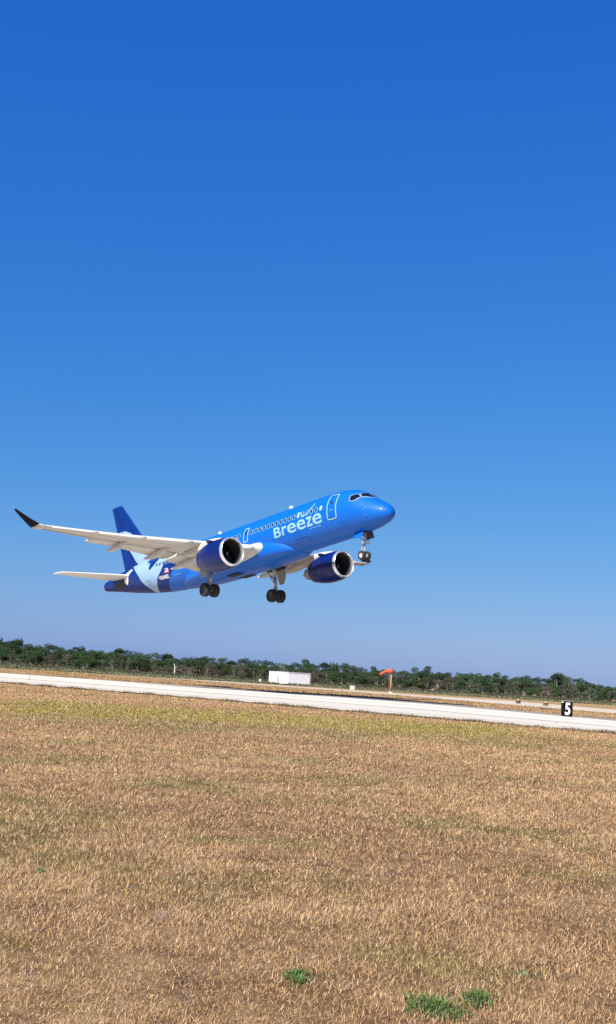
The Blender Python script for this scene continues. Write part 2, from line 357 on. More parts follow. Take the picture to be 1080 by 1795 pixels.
for sgn in (1, -1):
    rings = []
    for y in WY:
        ch = wte(y)-wle(y); x1 = .80 if y <= 12.3 else 1.0
        rings.append(section(y, sgn, 0, x1, wtc(y), wz(y), wsl(y), wle(y), ch))
    # winglet blends on at the tip
    V, F = loft(rings, cap1=True); wg = mk('wing', V, F, M['wing'], root)
    wb = []
    for y, z, sl, te in ((16.3, 1.04, 21.235, 22.8), (16.72, 1.20, 21.55, 22.95), (16.92, 1.45, 21.85, 23.10), (17.12, 1.85, 22.45, 23.4), (17.33, 2.35, 23.15, 23.8), (17.52, 2.85, 23.85, 24.2)):
        nz = float(np.interp(z, [1.04, 1.4, 2.8], [0, .9, 1])); ring = []
        for x, t in AF:
            th = t*.085*(te-sl); ring.append(L(sl+x*(te-sl), sgn*(y-th*nz), z+th*(1-nz)))
        wb.append(ring)
    wb2 = wb[1:]
    V, F = loft(wb2, cap0=True, cap1=True); wl_ = mk('winglet', V, F, M['black'], wg)
    V, F = loft(wb[:2], cap1=True); mk('wing_tip', V, F, M['wing'], wg)
    # slats in four lengths
    for y0, y1 in ((2.3, 5.0), (6.5, 9.6), (9.68, 12.8), (12.88, 15.9)):
        rr = []
        for y in np.linspace(y0, y1, 6):
            ch = wte(y)-wle(y); c2 = .17*ch if y > 6 else .13*ch
            rr.append(flapsec(y, sgn, wle(y)-.10, wz(y)-.10, c2, -R(16), .30))
        V, F = loft(rr, cap0=True, cap1=True); mk('slat', V, F, M['white'], wg)
    for y0, y1 in ((2.2, 5.45), (5.75, 12.25)):
        rr = []
        for y in np.linspace(y0, y1, 8):
            ch = wte(y)-wle(y); a_ = Vector((wle(y)+.76*ch, wz(y)-wsl(y)*.76*ch-.030*ch)); e_ = Vector(fte(y)); q_ = e_-a_
            rr.append(flapsec(y, sgn, a_.x, a_.y, q_.length, -math.atan2(q_.y, q_.x)))
        V, F = loft(rr, cap0=True, cap1=True); mk('flap', V, F, M['wing'], wg)
    # aileron gap (runs along the underside)
    mb = MB()
    for y0, y1, fx in ((12.45, 16.0, .74),):
        p = [L(wle(y)+fx*(wte(y)-wle(y)), sgn*y, wz(y)-wsl(y)*fx*(wte(y)-wle(y))-.036*(wte(y)-wle(y))) for y in (y0, y1)]; mb.tube(p, .018, 6)
    mb.build('aileron_gap', M['wingline'], wg)
    # access panels and seams on the underside
    mb = MB()
    for fx in (.22, .55):
        p = [L(wle(y)+fx*(wte(y)-wle(y)), sgn*y, wz(y)-wsl(y)*fx*(wte(y)-wle(y))-(.047 if fx < .4 else .038)*wtc(y)/.115*(wte(y)-wle(y))-.0) for y in np.linspace(6.6, 15.8, 10)]; mb.tube(p, .012, 5)
    mb.build('panel_seam', M['wingline'], wg)
    # flap track fairings
    for y, k, s1, z1 in ((4.5, 1.15, 22.0, -1.25), (7.2, 1.0, 21.95, -.66), (10.3, .85, 22.6, -.17)):
        ch = wte(y)-wle(y); s0 = wle(y)+.42*ch; z0 = wz(y)-wsl(y)*.42*ch-.05*ch; rr = []
        for t in np.linspace(0, 1, 16):
            r_ = .27*k*math.sin(math.pi*min(1, t*1.01)**.7)**.75+.012; zz = z0+(z1-z0)*t-.10*k*math.sin(math.pi*t)
            rr.append([L(s0+(s1-s0)*t, sgn*(y+.6*r_*math.cos(a)), zz+r_*1.1*math.sin(a)) for a in np.linspace(0, 2*math.pi, 18, endpoint=False)])
        V, F = loft(rr, cap0=True, cap1=True); mk('flap_fairing', V, F, M['wing'], wg)
    # wing root fillet
    rr = []
    for t in np.linspace(0, 1, 8):
        y = 1.62+.75*t; ch = (wte(y)-wle(y))*(1+.0*(1-t)); rr.append(section(y, sgn, 0, .84, wtc(y)*(1+.25*(1-t)**2), wz(y)-.02, wsl(y), wle(y)-.55*(1-t)**2, ch+.55*(1-t)**2))
    V, F = loft(rr); mk('root_fillet', V, F, M['wing'], wg)

for o in [q for q in bpy.data.objects if q.type == 'MESH' and q.parent and (q.name.startswith('wing') or q.parent.name.startswith('wing'))]:
    for v in o.data.vertices:
        if v.co.y > 7: v.co.y += (v.co.y-7)*.13
# ---- engines
EZ = -1.93; EY = 5.67
def revolve(prof, y, z, n=56, sx=1, tilt=0):
    return loft([[L(s, y+r*math.cos(a), z+r*math.sin(a)+(s-12)*tilt) for a in np.linspace(0, 2*math.pi, n, endpoint=False)] for s, r in prof])
for sgn in (1, -1):
    y = sgn*EY
    V, F = revolve([(12.02,1.135),(12.2,1.165),(12.6,1.21),(13.1,1.235),(13.6,1.235),(14.1,1.19),(14.6,1.10),(15.1,.98),(15.45,.89),(15.45,.86),(14.9,.9)], y, EZ)
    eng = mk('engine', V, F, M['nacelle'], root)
    V, F = revolve([(12.02,1.138),(11.92,1.12),(11.82,1.09),(11.77,1.055),(11.77,1.035),(11.82,1.0),(11.92,.975),(12.05,.96)], y, EZ); mk('intake_lip', V, F, M['metal'], eng)
    V, F = revolve([(12.045,.961),(12.4,.94),(12.8,.93),(13.3,.94),(13.5,.94),(13.5,.3)], y, EZ); mk('intake_duct', V, F, M['duct'], eng)
    mb = MB()
    for k in range(18):
        a = 2*math.pi*k/18; Vb = []
        for r_, tw, cw in ((.26, .9, .15), (.5, .7, .19), (.72, .5, .2), (.925, .35, .17)):
            for q in (-1, 1):
                da = q*cw*math.cos(tw)/r_*.5; ds = q*cw*math.sin(tw)*.6; aa = a+da+.12*(r_-.3)
                Vb.append(L(13.05+ds, y+r_*math.cos(aa), EZ+r_*math.sin(aa)))
        mb.add(Vb, [(0, 1, 3, 2), (2, 3, 5, 4), (4, 5, 7, 6)])
    f_ = mb.build('fan', M['blade'], eng); sm = f_.modifiers.new('t', 'SOLIDIFY'); sm.thickness = .015
    V, F = revolve([(12.6,.01),(12.66,.09),(12.78,.17),(12.95,.24),(13.15,.29),(13.3,.3)], y, EZ, 28); mk('spinner', V, F, M['black'], eng)
    mb = MB(); mb.tube([L(12.60+.35*t*t, y+(.02+.24*t)*math.cos(3.6*t+1), EZ+(.02+.24*t)*math.sin(3.6*t+1)) for t in np.linspace(.1, .75, 12)], .022, 6); mb.build('spinner_mark', M['white'], eng)
    V, F = revolve([(14.6,.72),(15.2,.69),(15.8,.60),(16.4,.47),(16.4,.43),(15.8,.49)], y, EZ, 36); mk('exhaust_nozzle', V, F, M['steel'], eng)
    V, F = revolve([(15.8,.3),(16.4,.25),(16.9,.12),(17.1,.01)], y, EZ, 24); mk('exhaust_cone', V, F, M['steel'], eng)
    # pylon
    rr = []
    for s, zt, zb, wd in ((12.9, -.68, -.95, .06), (13.5, -.52, -1.0, .2), (14.3, -.42, -1.0, .26), (15.2, -.36, -1.1, .28), (16.2, -.5, -1.35, .26), (17.4, -.62, -1.3, .2), (18.4, -.72, -1.0, .08)):
        zt = min(zt, -.36); rr.append([L(s, y+wd*math.cos(a)*1.0, (zt+zb)/2+(zt-zb)/2*math.sin(a)) for a in np.linspace(0, 2*math.pi, 20, endpoint=False)])
    V, F = loft(rr, cap0=True, cap1=True); mk('pylon', V, F, M['wing'], eng)
    # cowl strake and cowl seams
    for a in (R(50), R(130)):
        Vb = [L(12.9, y+1.2*math.cos(a), EZ+1.2*math.sin(a)), L(13.9, y+1.19*math.cos(a), EZ+1.19*math.sin(a)), L(13.9, y+1.55*math.cos(a), EZ+1.55*math.sin(a)), L(13.5, y+1.50*math.cos(a), EZ+1.50*math.sin(a))]
        o = mk('strake', Vb, [(0, 1, 2, 3)], M['nacelle'], eng); sm = o.modifiers.new('t', 'SOLIDIFY'); sm.thickness = .03
    V, F = revolve([(13.19,1.2375),(13.21,1.2375)], y, EZ); mk('cowl_seam', V, F, M['black'], eng)
    V, F = revolve([(14.09,1.194),(14.11,1.192)], y, EZ); mk('cowl_seam', V, F, M['black'], eng)

# ---- fin
def finle(z): return 36.18-(7.91-z)*.92 if z > 3.0 else 31.66-(3.0-z)*.92-max(0, 2.6-z)**2*1.2
def finte(z): return 38.11-(8.23-z)*.311
FINPALE = [(37.35,5.34),(36.7,5.52),(35.8,5.45),(34.9,5.12),(34.2,4.72),(32.9,4.3),(29,2.0),(29,.8),(33.0,.8),(33.5,1.75),(35.02,3.43)]
NZ = 130; NX = 60; V = []; F = []; idx = []
zz = np.linspace(1.2, 8.12, NZ)
for z in zz:
    a, b = finle(z), finte(z); tc = .10*(b-a) if z > 2.5 else .10*(finte(2.5)-finle(2.5))
    if z > 8.0: a += .35*((z-8.0)/.12)**2
    for i in range(2*NX):
        x = 1-i/NX if i <= NX else (i-NX)/NX; sg = 1 if i <= NX else -1
        x2 = x*x*(3-2*x) if False else x
        t = 5*(.2969*math.sqrt(x2)-.126*x2-.3516*x2*x2+.2843*x2**3-.1015*x2**4)*tc*.5*2
        V.append(L(a+x2*(b-a), sg*t*.9, z))
n = 2*NX
for j in range(NZ-1):
    for i in range(n):
        F.append((j*n+i, j*n+(i+1) % n, (j+1)*n+(i+1) % n, (j+1)*n+i))
        x = 1-(i+.5)/NX if i < NX else (i+.5-NX)/NX; z = (zz[j]+zz[j+1])/2; s = finle(z)+x*(finte(z)-finle(z))
        idx.append(1 if inpoly(s, z, FINPALE) else 0)
F.append(tuple((NZ-1)*n+k for k in range(n))); idx.append(0)
fin = mk('fin', V, F, [M['navy'], M['pale']], root, True, idx)
mb = MB(); mb.tube([L(finle(z)+.68*(finte(z)-finle(z)), .055*(finte(z)-finle(z))*.6+.0, z) for z in np.linspace(2.2, 7.9, 12)], .016, 5); mb.build('rudder_seam', M['black'], fin)
# ---- tailplane
for sgn in (1, -1):
    rr = []
    for y, le, te, z in ((.35, 33.05, 36.95, .72), (1.2, 33.55, 37.0, .78), (3.5, 34.75, 37.35, .95), (5.9, 36.0, 37.72, 1.13), (6.35, 36.35, 37.80, 1.17), (6.62, 36.9, 37.95, 1.19)):
        ch = te-le; rr.append([L(le+x*ch, sgn*y, z+t*.09*ch-(.5-x)*ch*.05) for x, t in AF])
    V, F = loft(rr, cap1=True); sb = mk('tailplane', V, F, M['white'], root)
    q = [(34.5, -6), (34.3, 22), (33.3, 38), (33.0, 30), (33.6, 10), (33.7, -14), (34.0, -30), (34.4, -22)]
    drape('root_plate', q, M['white'], sb, .02, 4, sgn)
    drape('trim_gap', [(36.9, -20), (34.6, -4), (34.4, -16), (34.9, -40), (36.6, -42)], M['dark'], sb, .014, 4, sgn)

# ---- landing gear
M['rimdark'] = mat('dark_rim', (.05, .05, .05), .5, metal=.4)  # near-black metal for the main wheel rims
def wheel(c, r, wd, par, rm='gearwhite'):
    c = Vector(c); prof = [(-.5, .55), (-.5, .86), (-.42, .96), (-.25, 1), (.25, 1), (.42, .96), (.5, .86), (.5, .55)]
    rings = [[c+Vector((r*rr*math.cos(a), wd*x, r*rr*math.sin(a))) for a in np.linspace(0, 2*math.pi, 32, endpoint=False)] for x, rr in prof]
    V, F = loft(rings); ty = mk('tyre', V, F, M['tyre'], par)
    prof = [(-.30, .0), (-.42, .12), (-.34, .2), (-.36, .45), (-.47, .56), (.47, .56), (.36, .45), (.34, .2), (.42, .12), (.30, .0)]
    rings = [[c+Vector((r*max(rr, .004)*math.cos(a), wd*x, r*max(rr, .004)*math.sin(a))) for a in np.linspace(0, 2*math.pi, 24, endpoint=False)] for x, rr in prof]
    V, F = loft(rings); mk('rim', V, F, M[rm], par)
for sgn in (1, -1):
    g = MB(); y = sgn*3.42
    g.tube([L(17.75, sgn*3.05, -1.0), L(17.9, sgn*3.25, -2.1)], [.17, .15], 14); g.tube([L(17.9, sgn*3.25, -2.1), L(18.05, y, -3.15)], [.15, .14], 14)
    g.tube([L(18.05, y, -3.1), L(18.1, y, -3.65)], [.09, .09], 12); g.tube([L(18.1, y-.42, -3.65), L(18.1, y+.42, -3.65)], .08, 12)
    g.tube([L(17.9, sgn*3.25, -2.3), L(17.6, sgn*1.7, -1.5)], .06, 8); g.tube([L(18.2, y, -2.75), L(18.42, y, -3.15), L(18.2, y, -3.55)], .05, 8); g.tube([L(18.0, y, -2.9), L(18.9, sgn*3.2, -1.3)], .045, 8)
    mg = g.build('main_landing_gear', M['steel'], root, True)
    for q in (-.45, .45):
        wheel(L(18.1, y+q, -3.65), .55, .45, mg, 'rimdark')
    # leg door outboard of the strut
    dv = [L(17.35, sgn*3.85, -1.05), L(18.45, sgn*3.85, -1.0), L(18.5, sgn*4.0, -2.0), L(18.3, sgn*4.05, -2.62), L(17.75, sgn*4.05, -2.62), L(17.4, sgn*4.0, -2.0)]
    o = mk('gear_door', dv, [(0, 1, 2, 3, 4, 5)], M['tanmetal'], mg, False); sm = o.modifiers.new('t', 'SOLIDIFY'); sm.thickness = .06
    mb = MB(); mb.box(L(17.95, sgn*2.9, -1.42), (2.0, 2.0, .02)); mb.build('gear_bay', M['dark'], mg)
g = MB(); g.tube([L(3.05, 0, -1.6), L(3.2, 0, -2.6)], .10, 12); g.tube([L(3.2, 0, -2.55), L(3.32, 0, -3.49)], .06, 12); g.tube([L(3.32, -.33, -3.49), L(3.32, .33, -3.49)], .05, 10)
g.tube([L(3.3, 0, -2.55), L(3.58, 0, -2.95), L(3.4, 0, -3.3)], .035, 8); g.tube([L(3.2, 0, -2.4), L(4.1, 0, -1.75)], .04, 8); g.tube([L(3.12, -.36, -2.58), L(3.12, .36, -2.58)], .045, 8)
ng = g.build('nose_landing_gear', M['gearwhite'], root, True)
for q in (-.26, .26): wheel(L(3.32, q, -3.49), .35, .23, ng)
for q in (-.22, .22):
    b = MB(); b.tube([L(3.12, q, -2.48), L(3.0, q, -2.48)], [.075, .095], 12); b.build('taxi_light', M['metal'], ng, True)
for sgn in (1, -1):
    dv = [L(2.72, sgn*.42, -1.72), L(3.78, sgn*.42, -1.80), L(3.68, sgn*.62, -2.22), L(2.74, sgn*.62, -2.18)]
    o = mk('gear_door', dv, [(0, 1, 2, 3)], M['blue'], ng, False); sm = o.modifiers.new('t', 'SOLIDIFY'); sm.thickness = .03; sm.offset = 0
    dv = [L(2.74, sgn*.40, -1.74), L(3.76, sgn*.40, -1.82), L(3.66, sgn*.595, -2.20), L(2.76, sgn*.595, -2.16)]
    mk('door_inner_shade', dv, [(0, 1, 2, 3)], M['dark'], o, False)  # near-black sheet, paints the shade on the door's inner face
mb = MB(); mb.box(L(3.25, 0, -1.80), (1.05, .78, .05), Matrix.Rotation(R(2.0), 3, 'Y')); mb.build('gear_bay', M['dark'], ng)

# ------------------------------------------------------------------ ground
def nz(nt, kind, **kw):
    n = nt.nodes.new(kind)
    for k, v in kw.items():
        if k in n.inputs: n.inputs[k].default_value = v
        else: setattr(n, k, v)
    return n
def mathn(nt, op, a, b=None, clamp=False):
    n = nt.nodes.new('ShaderNodeMath'); n.operation = op; n.use_clamp = clamp
    for i, x in enumerate((a, b)):
        if x is None: continue
        if isinstance(x, (int, float)): n.inputs[i].default_value = x
        else: nt.links.new(x, n.inputs[i])
    return n.outputs[0]
def mixc(nt, f, a, b, mode='MIX'):
    n = nt.nodes.new('ShaderNodeMix'); n.data_type = 'RGBA'; n.blend_type = mode
    for nm, x in (('Factor', f), ('A', a), ('B', b)):
        if isinstance(x, (int, float)): n.inputs[nm].default_value = x
        elif isinstance(x, tuple): n.inputs[nm].default_value = (*x, 1)
        else: nt.links.new(x, n.inputs[nm])
    return n.outputs['Result']
def mrange(nt, v, a, b, c=0, d=1):
    n = nt.nodes.new('ShaderNodeMapRange'); n.inputs['From Min'].default_value = a; n.inputs['From Max'].default_value = b; n.inputs['To Min'].default_value = c; n.inputs['To Max'].default_value = d
    n.interpolation_type = 'SMOOTHSTEP'; nt.links.new(v, n.inputs['Value']); return n.outputs[0]
def noise(nt, vec, scale, detail=4, rough=.6):
    n = nt.nodes.new('ShaderNodeTexNoise'); n.inputs['Scale'].default_value = scale; n.inputs['Detail'].default_value = detail; n.inputs['Roughness'].default_value = rough; nt.links.new(vec, n.inputs['Vector']); return n.outputs['Fac']
def grass_material(name, blades, k=1.0):
    mt = bpy.data.materials.new(name); mt.use_nodes = True; nt = mt.node_tree; b = nt.nodes['Principled BSDF']; b.inputs['Roughness'].default_value = .85; b.inputs['Specular IOR Level'].default_value = .15
    geo = nt.nodes.new('ShaderNodeNewGeometry'); vm = nt.nodes.new('ShaderNodeVectorMath'); vm.operation = 'SCALE'; vm.inputs['Scale'].default_value = 1/S; nt.links.new(geo.outputs['Position'], vm.inputs[0]); P = vm.outputs[0]; sp = nt.nodes.new('ShaderNodeSeparateXYZ'); nt.links.new(P, sp.inputs[0]); X, Y = sp.outputs[0], sp.outputs[1]
    big = noise(nt, P, .11, 5); mid = noise(nt, P, .8, 5); sm = noise(nt, P, 6, 4)
    c = mixc(nt, mrange(nt, mid, .35, .65), tuple(k*q for q in (.395, .244, .112)), tuple(k*q for q in (.485, .32, .155)))
    c = mixc(nt, mrange(nt, big, .42, .60, 0, .75), c, tuple(k*q for q in (.31, .18, .085)))
    c = mixc(nt, mrange(nt, noise(nt, P, .35, 4), .47, .64, 0, .7), c, tuple(k*q for q in (.25, .20, .062)))
    c = mixc(nt, mrange(nt, noise(nt, P, 1.3, 6, .7), .58, .70, 0, .75), c, tuple(k*q for q in (.115, .06, .035)))  # scattered reddish dark patches: shadow gaps in the turf, put into the colour
    c = mixc(nt, mrange(nt, noise(nt, P, 2.7, 3, .5), .60, .72, 0, .5), c, tuple(k*q for q in (.30, .24, .19)))
    # yellow-green band in the middle distance, greener patch low on the left
    t = mathn(nt, 'SUBTRACT', Y, mathn(nt, 'MULTIPLY', X, .4))
    wob = mathn(nt, 'MULTIPLY', mathn(nt, 'SUBTRACT', noise(nt, P, .13, 3), .5), 14)
    t = mathn(nt, 'ADD', t, wob)
    m1 = mathn(nt, 'MULTIPLY', mrange(nt, t, 41, 48), mrange(nt, t, 66, 56)); m1 = mathn(nt, 'MULTIPLY', m1, mrange(nt, X, 13, 8)); m1 = mathn(nt, 'MULTIPLY', m1, mrange(nt, X, -15, -9)); m1 = mathn(nt, 'MULTIPLY', m1, mrange(nt, mid, .38, .58, .3, 1))
    c = mixc(nt, m1, c, tuple(k*q for q in (.25, .225, .03)))
    m1 = mathn(nt, 'MULTIPLY', mrange(nt, t, 36, 40), mrange(nt, t, 48, 42)); m1 = mathn(nt, 'MULTIPLY', m1, mrange(nt, mid, .35, .6, .1, .6))
    c = mixc(nt, m1, c, tuple(k*q for q in (.15, .135, .035)))
    dx = mathn(nt, 'ADD', X, 2.9); dy = mathn(nt, 'MULTIPLY', mathn(nt, 'SUBTRACT', Y, 13.3), .45); rr = mathn(nt, 'SQRT', mathn(nt, 'ADD', mathn(nt, 'MULTIPLY', dx, dx), mathn(nt, 'MULTIPLY', dy, dy)))
    m2 = mathn(nt, 'MULTIPLY', mrange(nt, rr, 1.5, .3), mrange(nt, sm, .4, .6, 0, .7)); c = mixc(nt, m2, c, tuple(k*q for q in (.12, .14, .025)))
    if blades:
        at = nt.nodes.new('ShaderNodeAttribute'); at.attribute_name = 'rnd'; r = at.outputs['Fac']
        c = mixc(nt, mrange(nt, r, .55, 1.0), c, (.68, .47, .28)); c = mixc(nt, mrange(nt, r, .28, .0), c, (.13, .072, .038))
        nt.links.new(mixc(nt, 1.0, c, c, 'MIX'), b.inputs['Base Color'])
        tr = nt.nodes.new('ShaderNodeBsdfTranslucent'); ms = nt.nodes.new('ShaderNodeMixShader'); ms.inputs[0].default_value = .25; nt.links.new(c, tr.inputs[0]); nt.links.new(b.outputs[0], ms.inputs[1]); nt.links.new(tr.outputs[0], ms.inputs[2]); nt.links.new(ms.outputs[0], nt.nodes['Material Output'].inputs[0])
    else:
        near = mrange(nt, Y, 60, 10, 1, .62); c = mixc(nt, 1.0, c, mixc(nt, near, (0, 0, 0), (1, 1, 1)), 'MULTIPLY')  # ground colour darkened close by, painting shade into the gaps between blades
        fine = noise(nt, P, 1.6, 8, .75); c = mixc(nt, 1.0, c, mixc(nt, mrange(nt, fine, .36, .62), (.62, .56, .50), (1.12, 1.12, 1.12)), 'MULTIPLY')
        nt.links.new(c, b.inputs['Base Color'])
        bp = nt.nodes.new('ShaderNodeBump'); bp.inputs['Strength'].default_value = .8; bp.inputs['Distance'].default_value = .08; nt.links.new(noise(nt, P, 5, 6, .8), bp.inputs['Height']); nt.links.new(bp.outputs[0], b.inputs['Normal'])
    return mt
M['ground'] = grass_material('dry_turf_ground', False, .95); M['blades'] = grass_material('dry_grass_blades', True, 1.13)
def sheet(name, pts, z, mt, **kw):
    o = mk(name, [(x, y, z) for x, y in pts], [tuple(range(len(pts)))], mt, None, False); o['kind'] = 'structure'; return o
def strip(name, near, far, z, mt):
    V = [(x, y, z) for x, y in near]+[(x, y, z) for x, y in far]; n = len(near)
    o = mk(name, V, [(i, i+1, n+i+1, n+i) for i in range(n-1)], mt, None, False); o['kind'] = 'structure'; return o
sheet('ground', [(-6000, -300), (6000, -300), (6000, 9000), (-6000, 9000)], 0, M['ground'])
# runway: near edge, far edge of the concrete, far edge of the asphalt shoulder (each as a line on the ground)
NE = [(-160, 214), (-22.3, 95.6), (-4.4, 81.4), (7.2, 71.0), (15.9, 62.8), (70, 12)]; NE = [(a*S, b*S) for a, b in NE]
FE = [(-210, 345), (-38.9, 168), (-7, 147), (13.2, 130), (25.4, 100.6), (95, 20)]; FE = [(a*S, b*S) for a, b in FE]
FA = [(-225, 365), (-41, 173), (-5, 158), (15.5, 146), (27.6, 107.7), (100, 27)]; FA = [(a*S, b*S) for a, b in FA]
NM = [(a[0]*.58+b[0]*.42, a[1]*.58+b[1]*.42) for a, b in zip(NE, FE)]
def concrete(name, c, joints=True):
    mt = bpy.data.materials.new(name); mt.use_nodes = True; nt = mt.node_tree; b = nt.nodes['Principled BSDF']; b.inputs['Roughness'].default_value = .95; b.inputs['Specular IOR Level'].default_value = .05
    geo = nt.nodes.new('ShaderNodeNewGeometry'); P = geo.outputs['Position']; mp = nt.nodes.new('ShaderNodeMapping'); mp.vector_type = 'POINT'; mp.inputs['Rotation'].default_value = (0, 0, R(41)); nt.links.new(P, mp.inputs['Vector'])
    ms = nt.nodes.new('ShaderNodeMapping'); ms.inputs['Scale'].default_value = (.03, .8, 1); nt.links.new(mp.outputs[0], ms.inputs['Vector'])
    f = noise(nt, ms.outputs[0], 1.0, 5); g = noise(nt, P, .5, 6)
    cc = mixc(nt, mrange(nt, f, .35, .65), tuple(q*.90 for q in c), tuple(q*1.06 for q in c)); cc = mixc(nt, mrange(nt, g, .4, .75, 0, .22), cc, tuple(q*.72 for q in c))
    nt.links.new(cc, b.inputs['Base Color']); return mt
M['conc'] = concrete('runway_concrete', (.57, .515, .43)); M['conc2'] = concrete('runway_concrete_edge', (.515, .465, .385)); M['asph'] = concrete('asphalt_shoulder', (.23, .21, .185)); M['joint'] = mat('joint_seal', (.27, .25, .22), .9)
strip('runway', NM, FE, .012, M['conc']); strip('runway_edge', NE, [(x, y) for x, y in NM], .008, M['conc2'])
strip('runway_shoulder', FE, FA, .006, M['asph'])
def lerp(A, B, t): return [(a[0]*(1-t)+b[0]*t, a[1]*(1-t)+b[1]*t) for a, b in zip(A, B)]
for t0, t1 in ((.415, .428), (.14, .146), (.70, .706)):
    strip('runway_joint', lerp(NE, FE, t0), lerp(NE, FE, t1), .018, M['joint'])
# taxiway further off
RN = [(-260, 640), (-58.9, 292), (-15.4, 272), (21.4, 215.5), (30.5, 180), (38.6, 152.8), (75, 60)]; RN = [(a*S, b*S) for a, b in RN]
RF = [(-290, 720), (-69.4, 325), (-17.5, 306), (26.5, 258), (44, 262), (52, 208), (100, 90)]; RF = [(a*S, b*S) for a, b in RF]
strip('taxiway', RN, RF, .010, concrete('taxiway_concrete', (.46, .40, .31)))

# ------------------------------------------------------------------ grass
def blades_mesh(name, bx, by, bz, ln, wd, az, lean, curl, rnd, mt, tall=None):
    n = len(bx); face = az+np.pi/2+rng.uniform(-.6, .6, n); fx, fy = np.cos(face)*wd/2, np.sin(face)*wd/2
    dx, dy = np.cos(az), np.sin(az)
    def lv(t, k):
        off = ln*(np.sin(lean)*t+curl*t*t); zz = bz+ln*(np.cos(lean)*t-.25*np.abs(curl)*t*t)
        cx, cy = bx+dx*off, by+dy*off
        return np.stack([cx-fx*k, cy-fy*k, zz], 1), np.stack([cx+fx*k, cy+fy*k, zz], 1)
    a0, a1 = lv(0, 1.); b0, b1 = lv(.5, .9); c0, c1 = lv(1., .0)
    V = np.stack([a0, a1, b0, b1, c0], 1).reshape(-1, 3).astype(np.float32)
    base = (np.arange(n)*5)[:, None]; q = base+np.array([0, 1, 3, 2]); t = base+np.array([2, 3, 4])
    loops = np.concatenate([q, t], 1).reshape(-1).astype(np.int32)
    starts = ((np.arange(n)*7)[:, None]+np.array([0, 4])).reshape(-1).astype(np.int32); tot = np.tile(np.array([4, 3], np.int32), n)
    me = bpy.data.meshes.new(name); me.vertices.add(len(V)); me.vertices.foreach_set('co', V.ravel()); me.loops.add(len(loops)); me.loops.foreach_set('vertex_index', loops)
    me.polygons.add(len(starts)); me.polygons.foreach_set('loop_start', starts); me.polygons.foreach_set('loop_total', tot)
    at = me.attributes.new('rnd', 'FLOAT', 'POINT'); at.data.foreach_set('value', np.repeat(rnd, 5).astype(np.float32))
    me.update(calc_edges=True); me.materials.append(mt); o = bpy.data.objects.new(name, me); col.objects.link(o); return o
NX_, NY_ = .651, .759
def edge_d(x, y): return x*NX_+y*NY_-np.interp(x, [p[0] for p in NE], [p[0]*NX_+p[1]*NY_ for p in NE])
def scatter(n, d0, d1, pw):
    u = rng.random(n); D = (d0**pw+(d1**pw-d0**pw)*u)**(1/pw); x = (rng.random(n)*2-1)*(.28*D+3.4); return x, D
# one continuous spread: blade size grows and density falls smoothly with the distance walked out from the photographer
Dg = np.linspace(2.6, 78, 4000); dens = 7300*(np.maximum(Dg, 4.8)/6)**-1.85; dn = dens*(.56*Dg+6.8); cdf = np.cumsum(dn)*(Dg[1]-Dg[0]); n = int(cdf[-1])
D = np.interp(rng.random(n)*cdf[-1], cdf, Dg); x = (rng.random(n)*2-1)*(.28*D+3.4); k = edge_d(x, D) < -.1; x, D = x[k], D[k]; n = len(x)
cl = np.sin(x*3.1+np.sin(D*2.3))*np.sin(D*2.7+np.sin(x*1.9)); cl2 = np.sin(x*.9+np.sin(D*.7)*1.5)*np.sin(D*.55+np.sin(x*1.1))
ln = .030*(D/6)**.38*rng.uniform(.45, 1.4, n)*(1+.22*cl+.2*cl2); wd = .0032*(D/6)**.80*rng.uniform(.7, 1.3, n)
g = blades_mesh('dry_grass', x, D, np.zeros(n)-.004, ln, wd, rng.uniform(0, 2*np.pi, n), rng.uniform(.15, 1.25, n), rng.uniform(-.5, 1.1, n), rng.random(n), M['blades']); tag(g, kind='stuff', label='dry straw-coloured grass covering the airfield in the foreground', cat='grass')
# coarse dark verge along the near edge of the runway
n = 26000; t = rng.random(n); px = -45+75*t; py = np.interp(px, [p[0] for p in NE], [p[1] for p in NE]); o_ = -np.abs(rng.normal(0, .4, n))+.1
cl = .5+.5*np.sin(px*1.3+np.sin(px*.7)*2)*np.sin(px*3.7)
M['verge'] = mat('verge_grass', (.12, .08, .035), .9, noise=(1.5, .35))
g = blades_mesh('verge_grass', px+o_*NX_, py+o_*NY_, np.zeros(n), rng.uniform(.06, .15, n)*(.6+.8*cl), rng.uniform(.012, .03, n), rng.uniform(0, 6.28, n), rng.uniform(0, .9, n), rng.uniform(-.2, .5, n), rng.random(n), M['verge']); tag(g, kind='stuff', label='ragged dark grass verge along the near runway edge', cat='grass')
# tufts on the strip between runway and taxiway
n = 30000; px = rng.uniform(-58, 44, n); fa = np.interp(px, [p[0] for p in FA], [p[1] for p in FA]); rn = np.interp(px, [p[0] for p in RN], [p[1] for p in RN]); u = rng.random(n)**1.6; py = fa+(rn-fa)*u
g = blades_mesh('infield_grass', px, py, np.zeros(n), rng.uniform(.05, .14, n)*(1+.5*np.sin(px*.35+py*.11)), rng.uniform(.04, .09, n), rng.uniform(0, 6.28, n), rng.uniform(.1, 1.1, n), rng.uniform(-.2, .5, n), rng.random(n)*.7, M['blades']); tag(g, kind='stuff', label='dry brown grass strip between runway and taxiway', cat='grass')

